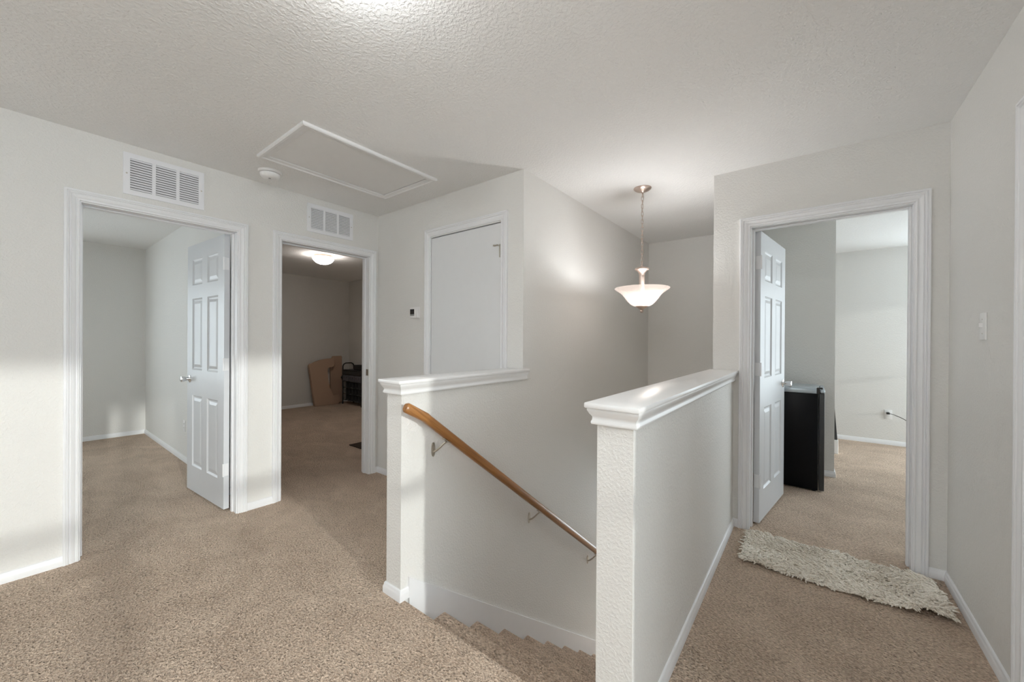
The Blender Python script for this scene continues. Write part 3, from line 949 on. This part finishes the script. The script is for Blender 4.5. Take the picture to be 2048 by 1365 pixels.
# ------------------------------------------------------------------ mini fridge in the right bedroom
fx = empty('mini_fridge', (-0.15, 4.39, 0), 0, 'black mini fridge with pale steel top behind the right door', 'fridge')
MB().box(-0.235, 0.196, -0.225, 0.225, 0.012, 0.828, 0.004, 2).build('body', 'black', fx, 40)
MB().box(0.202, 0.238, -0.225, 0.225, 0.016, 0.836, 0.004, 2).build('door', 'charcoal', fx, 40)
MB().box(-0.238, 0.206, -0.232, 0.230, 0.829, 0.868, 0.006, 2).build('worktop', 'steel', fx, 40)
MB().box(0.207, 0.240, -0.232, 0.232, 0.837, 0.866, 0.010, 3).build('door_cap', 'steel', fx, 40)
m = MB().box(0.184, 0.206, -0.236, -0.196, 0.830, 0.880, 0.003)
m.box(0.190, 0.226, -0.222, -0.200, 0.868, 0.882, 0.003)
m.build('hinge_cover', 'blackmat', fx)
for sx in (-0.2, 0.17):
    for sy in (-0.19, 0.19):
        MB().lathe([(0.016, 0.0), (0.018, 0.013)], sx, sy, 0, 14).build('foot', 'blackmat', fx, 40)

# leaning panel deeper in the bedroom
lb = empty('leaning_panel', (0.05, 5.76, 0), 0, 'narrow dark grey panel with white foot leaning in the right bedroom', 'panel')
MB().prism([(-0.10, 0.0), (0.150, 0.0), (0.186, 0.155), (0.150, 0.64), (-0.10, 0.64)], -0.02, 0.02, 1).build('board', 'charcoal', lb)
MB().box(0.145, 0.193, -0.04, 0.03, 0.0, 0.155, 0.003).build('foot', 'plastic', lb)

# ------------------------------------------------------------------ shaggy rug
rg = empty('shaggy_rug', (0.10, 2.79, 0), 0, 'shaggy cream rug lying in front of the right doorway', 'rug')
RC = [(-0.43, 0.235), (-0.425, -0.215), (0.425, -0.205), (0.42, 0.215)]
def rug_pt(s_, t_):
    a = Vector(RC[1]).lerp(Vector(RC[2]), s_)
    b = Vector(RC[0]).lerp(Vector(RC[3]), s_)
    p = a.lerp(b, t_)
    x, y = p
    y += 0.010 * math.sin(s_ * 9.0) * (1 - t_) + 0.006 * math.sin(s_ * 14 + 1)
    z = 0.006 + 0.006 * max(0, math.sin(s_ * 11 + t_ * 3)) + 0.004 * math.sin(s_ * 23 - t_ * 5)
    z = max(0.004, z)
    dx, dy = (s_ - 0.90) / 0.09, (t_ - 0.0) / 0.20
    z += 0.026 * math.exp(-(dx * dx + dy * dy))
    return Vector((x, y, z))
def in_rug(s_, t_):
    rx, ry = 0.07, 0.13
    for cs_, ct in ((0, 0), (1, 0), (1, 1), (0, 1)):
        u = (s_ - rx if cs_ == 0 else (1 - rx) - s_) ; v = (t_ - ry if ct == 0 else (1 - ry) - t_)
        uu = (rx - s_) / rx if cs_ == 0 else (s_ - (1 - rx)) / rx
        vv = (ry - t_) / ry if ct == 0 else (t_ - (1 - ry)) / ry
        if uu > 0 and vv > 0 and uu * uu + vv * vv > 1: return False
    return True
NS, NT = 60, 30
m = MB()
gv = {}
for i in range(NS + 1):
    for j in range(NT + 1):
        gv[i, j] = m.bm.verts.new(rug_pt(i / NS, j / NT))
for i in range(NS):
    for j in range(NT):
        if in_rug((i + .5) / NS, (j + .5) / NT):
            m.bm.faces.new((gv[i, j], gv[i + 1, j], gv[i + 1, j + 1], gv[i, j + 1]))
loose = [v for v in m.bm.verts if not v.link_faces]
for v in loose: m.bm.verts.remove(v)
m.build('backing', 'rugback', rg, 60)
V, Fc = [], []
rr = random.Random(3)
nx_, ny_ = 92, 48
for i in range(nx_):
    for j in range(ny_):
        s_ = (i + rr.random()) / nx_
        t_ = (j + rr.random()) / ny_
        if not in_rug(s_, t_): continue
        p = rug_pt(s_, t_)
        edge = min(s_, 1 - s_, t_ * 0.5, (1 - t_) * 0.5)
        ang = rr.uniform(-0.6, 0.6) - 1.9 + 0.8 * math.sin(s_ * 7 + t_ * 4) + 1.3 * math.sin(s_ * 61 + 3 * math.sin(t_ * 29)) * math.sin(t_ * 37 + 2 * math.sin(s_ * 23))
        lean = rr.uniform(0.75, 1.35)
        ln = rr.uniform(0.028, 0.045)
        rad = rr.uniform(0.0036, 0.0054)
        d = Vector((math.cos(ang) * math.sin(lean), math.sin(ang) * math.sin(lean), math.cos(lean)))
        side = Vector((-math.sin(ang), math.cos(ang), 0))
        base = len(V)
        curl = Vector((0, 0, -0.35))
        for q in range(4):
            t = q / 3
            c = p + d * ln * t + curl * ln * t * t * 0.6
            c.z = max(c.z, 0.004)
            o2 = d.cross(side).normalized()
            r_ = rad * (1.0, 1.08, 0.95, 0.45)[q]
            for a in range(5):
                tt = 2 * math.pi * a / 5
                V.append(c + side * r_ * math.cos(tt) + o2 * r_ * math.sin(tt))
        for q in range(3):
            for a in range(5):
                b0 = base + q * 5
                Fc.append((b0 + a, b0 + (a + 1) % 5, b0 + 5 + (a + 1) % 5, b0 + 5 + a))
        Fc.append(tuple(base + 15 + a for a in range(5)))
me = bpy.data.meshes.new('pile')
me.from_pydata([tuple(v) for v in V], [], Fc)
for p in me.polygons: p.use_smooth = True
me.materials.append(MAT['shag'])
po_ = bpy.data.objects.new('pile', me)
COL.objects.link(po_)
po_.parent = rg
po_['kind'] = 'stuff'

# ------------------------------------------------------------------ things in the dark bedroom
def rounded(pts, r, seg=5):
    out = []
    n = len(pts)
    for i in range(n):
        p = Vector(pts[i]); a = Vector(pts[i - 1]); b = Vector(pts[(i + 1) % n])
        rad = r[i] if isinstance(r, (list, tuple)) else r
        if rad <= 0:
            out.append(tuple(p)); continue
        da, db = (a - p), (b - p)
        k = min(rad, da.length * 0.45, db.length * 0.45)
        p0, p1 = p + da.normalized() * k, p + db.normalized() * k
        for s_ in range(seg + 1):
            t = s_ / seg
            q = p0 * (1 - t) ** 2 + p * 2 * t * (1 - t) + p1 * t * t
            out.append(tuple(q))
    return out
f1 = empty('foam_board', (-7.335, 3.69, 0), 0, 'tan board with a long side cut-out leaning on the dark room wall', 'board')
out1 = [(-0.215, 0.0), (0.250, 0.0), (0.268, 0.175), (0.145, 0.165), (0.085, 0.30), (0.055, 0.50), (0.05, 0.66), (0.075, 0.712), (0.185, 0.735), (0.190, 0.90), (-0.03, 0.885), (-0.295, 0.795)]
m = MB().prism(rounded(out1, [.03, .04, .01, .01, .05, .1, .04, .02, .02, .03, .1, .05]), -0.03, 0.03, 0)
m.xform(Matrix.Rotation(-0.105, 4, 'Y'))
m.build('board', 'foam', f1)
f2 = empty('foam_board', (-7.468, 3.93, 0), 0, 'plain tall tan board standing behind the cut-out board', 'board')
m = MB().prism(rounded([(-0.085, 0.0), (0.15, 0.0), (0.155, 0.93), (-0.04, 0.93), (-0.085, 0.80)], [.02, .03, .03, .02, .03]), -0.02, 0.02, 0)
m.xform(Matrix.Rotation(-0.04, 4, 'Y'))
m.build('board', 'foam', f2)

ct = empty('storage_cart', (-6.93, 4.10, 0), 0, 'black wire storage cart with grey drawers beside the tan boards', 'cart')
cxh, cyh = 0.33, 0.115
for sx in (-1, 1):
    for sy in (-1, 1):
        MB().tube([(sx * cxh, sy * cyh, 0.0), (sx * cxh, sy * cyh, 0.66)], 0.012, 10).build('leg', 'blackmat', ct, 60)
    pts = [(sx * cxh, -cyh, 0.655), (sx * cxh, -cyh, 0.735), (sx * cxh, -cyh + 0.02, 0.775), (sx * cxh, -cyh + 0.06, 0.795), (sx * cxh, cyh - 0.06, 0.795), (sx * cxh, cyh - 0.02, 0.775), (sx * cxh, cyh, 0.735), (sx * cxh, cyh, 0.655)]
    MB().tube(pts, 0.012, 10).build('handle', 'blackmat', ct, 60)
MB().box(-cxh, cxh, -cyh - 0.01, cyh + 0.01, 0.640, 0.672, 0.003).build('top_tray', 'blackmat', ct)
MB().box(-cxh, cxh, -cyh, cyh, 0.575, 0.590, 0.002).build('shelf', 'blackmat', ct)
MB().box(-cxh + 0.02, cxh - 0.02, -cyh - 0.014, -cyh + 0.002, 0.590, 0.640, 0.003).build('rail', 'charcoal', ct)
for i in range(3):
    x0 = -cxh + 0.014 + i * 0.213
    dr = MB().box(x0, x0 + 0.200, -cyh - 0.012, cyh - 0.02, 0.455, 0.570, 0.006, 2).build('drawer', 'drawer', ct, 40)
    for hx_ in (0.055, 0.145):
        MB().lathe([(0.0, -0.002), (0.012, -0.002), (0.012, 0.002)], x0 + hx_, -cyh - 0.012, 0.525, 14, 1).build('grommet', 'blackmat', dr)
for z in (0.445, 0.325, 0.205, 0.085):
    MB().box(-cxh, cxh, -cyh, cyh, z - 0.005, z + 0.005, 0.001).build('shelf', 'charcoal' if z < 0.44 else 'blackmat', ct)
for i in range(1, 6):
    x = -cxh + i * (2 * cxh / 6)
    MB().box(x - 0.004, x + 0.004, -cyh, cyh, 0.09, 0.44).build('divider', 'charcoal', ct)
MB().box(-cxh, cxh, cyh - 0.006, cyh, 0.09, 0.57).build('back_panel', 'blackmat', ct)
m = MB().box(-cxh - 0.045, -cxh - 0.012, -cyh - 0.02, -cyh + 0.02, 0.50, 0.535, 0.006)
m.box(-cxh - 0.035, -cxh - 0.008, -cyh - 0.006, -cyh + 0.006, 0.47, 0.56, 0.003)
m.build('side_clip', 'blackmat', ct)
bx_ = empty('black_box', (-6.80, 4.10, 0.674), 0, 'small black box on top of the storage cart', 'box')
MB().box(-0.14, 0.14, -0.07, 0.07, 0.0, 0.075, 0.006, 2).build('body', 'blackmat', bx_, 40)
MB().box(-0.142, 0.142, -0.072, 0.072, 0.0755, 0.098, 0.006, 2).build('lid', 'blackmat', bx_, 40)
mt = tag(MB().box(-4.355, -4.06, 2.47, 2.95, 0.0, 0.010, 0.003).build('floor_mat', 'mat'), 'dark brown mat on the dark bedroom carpet', 'mat')
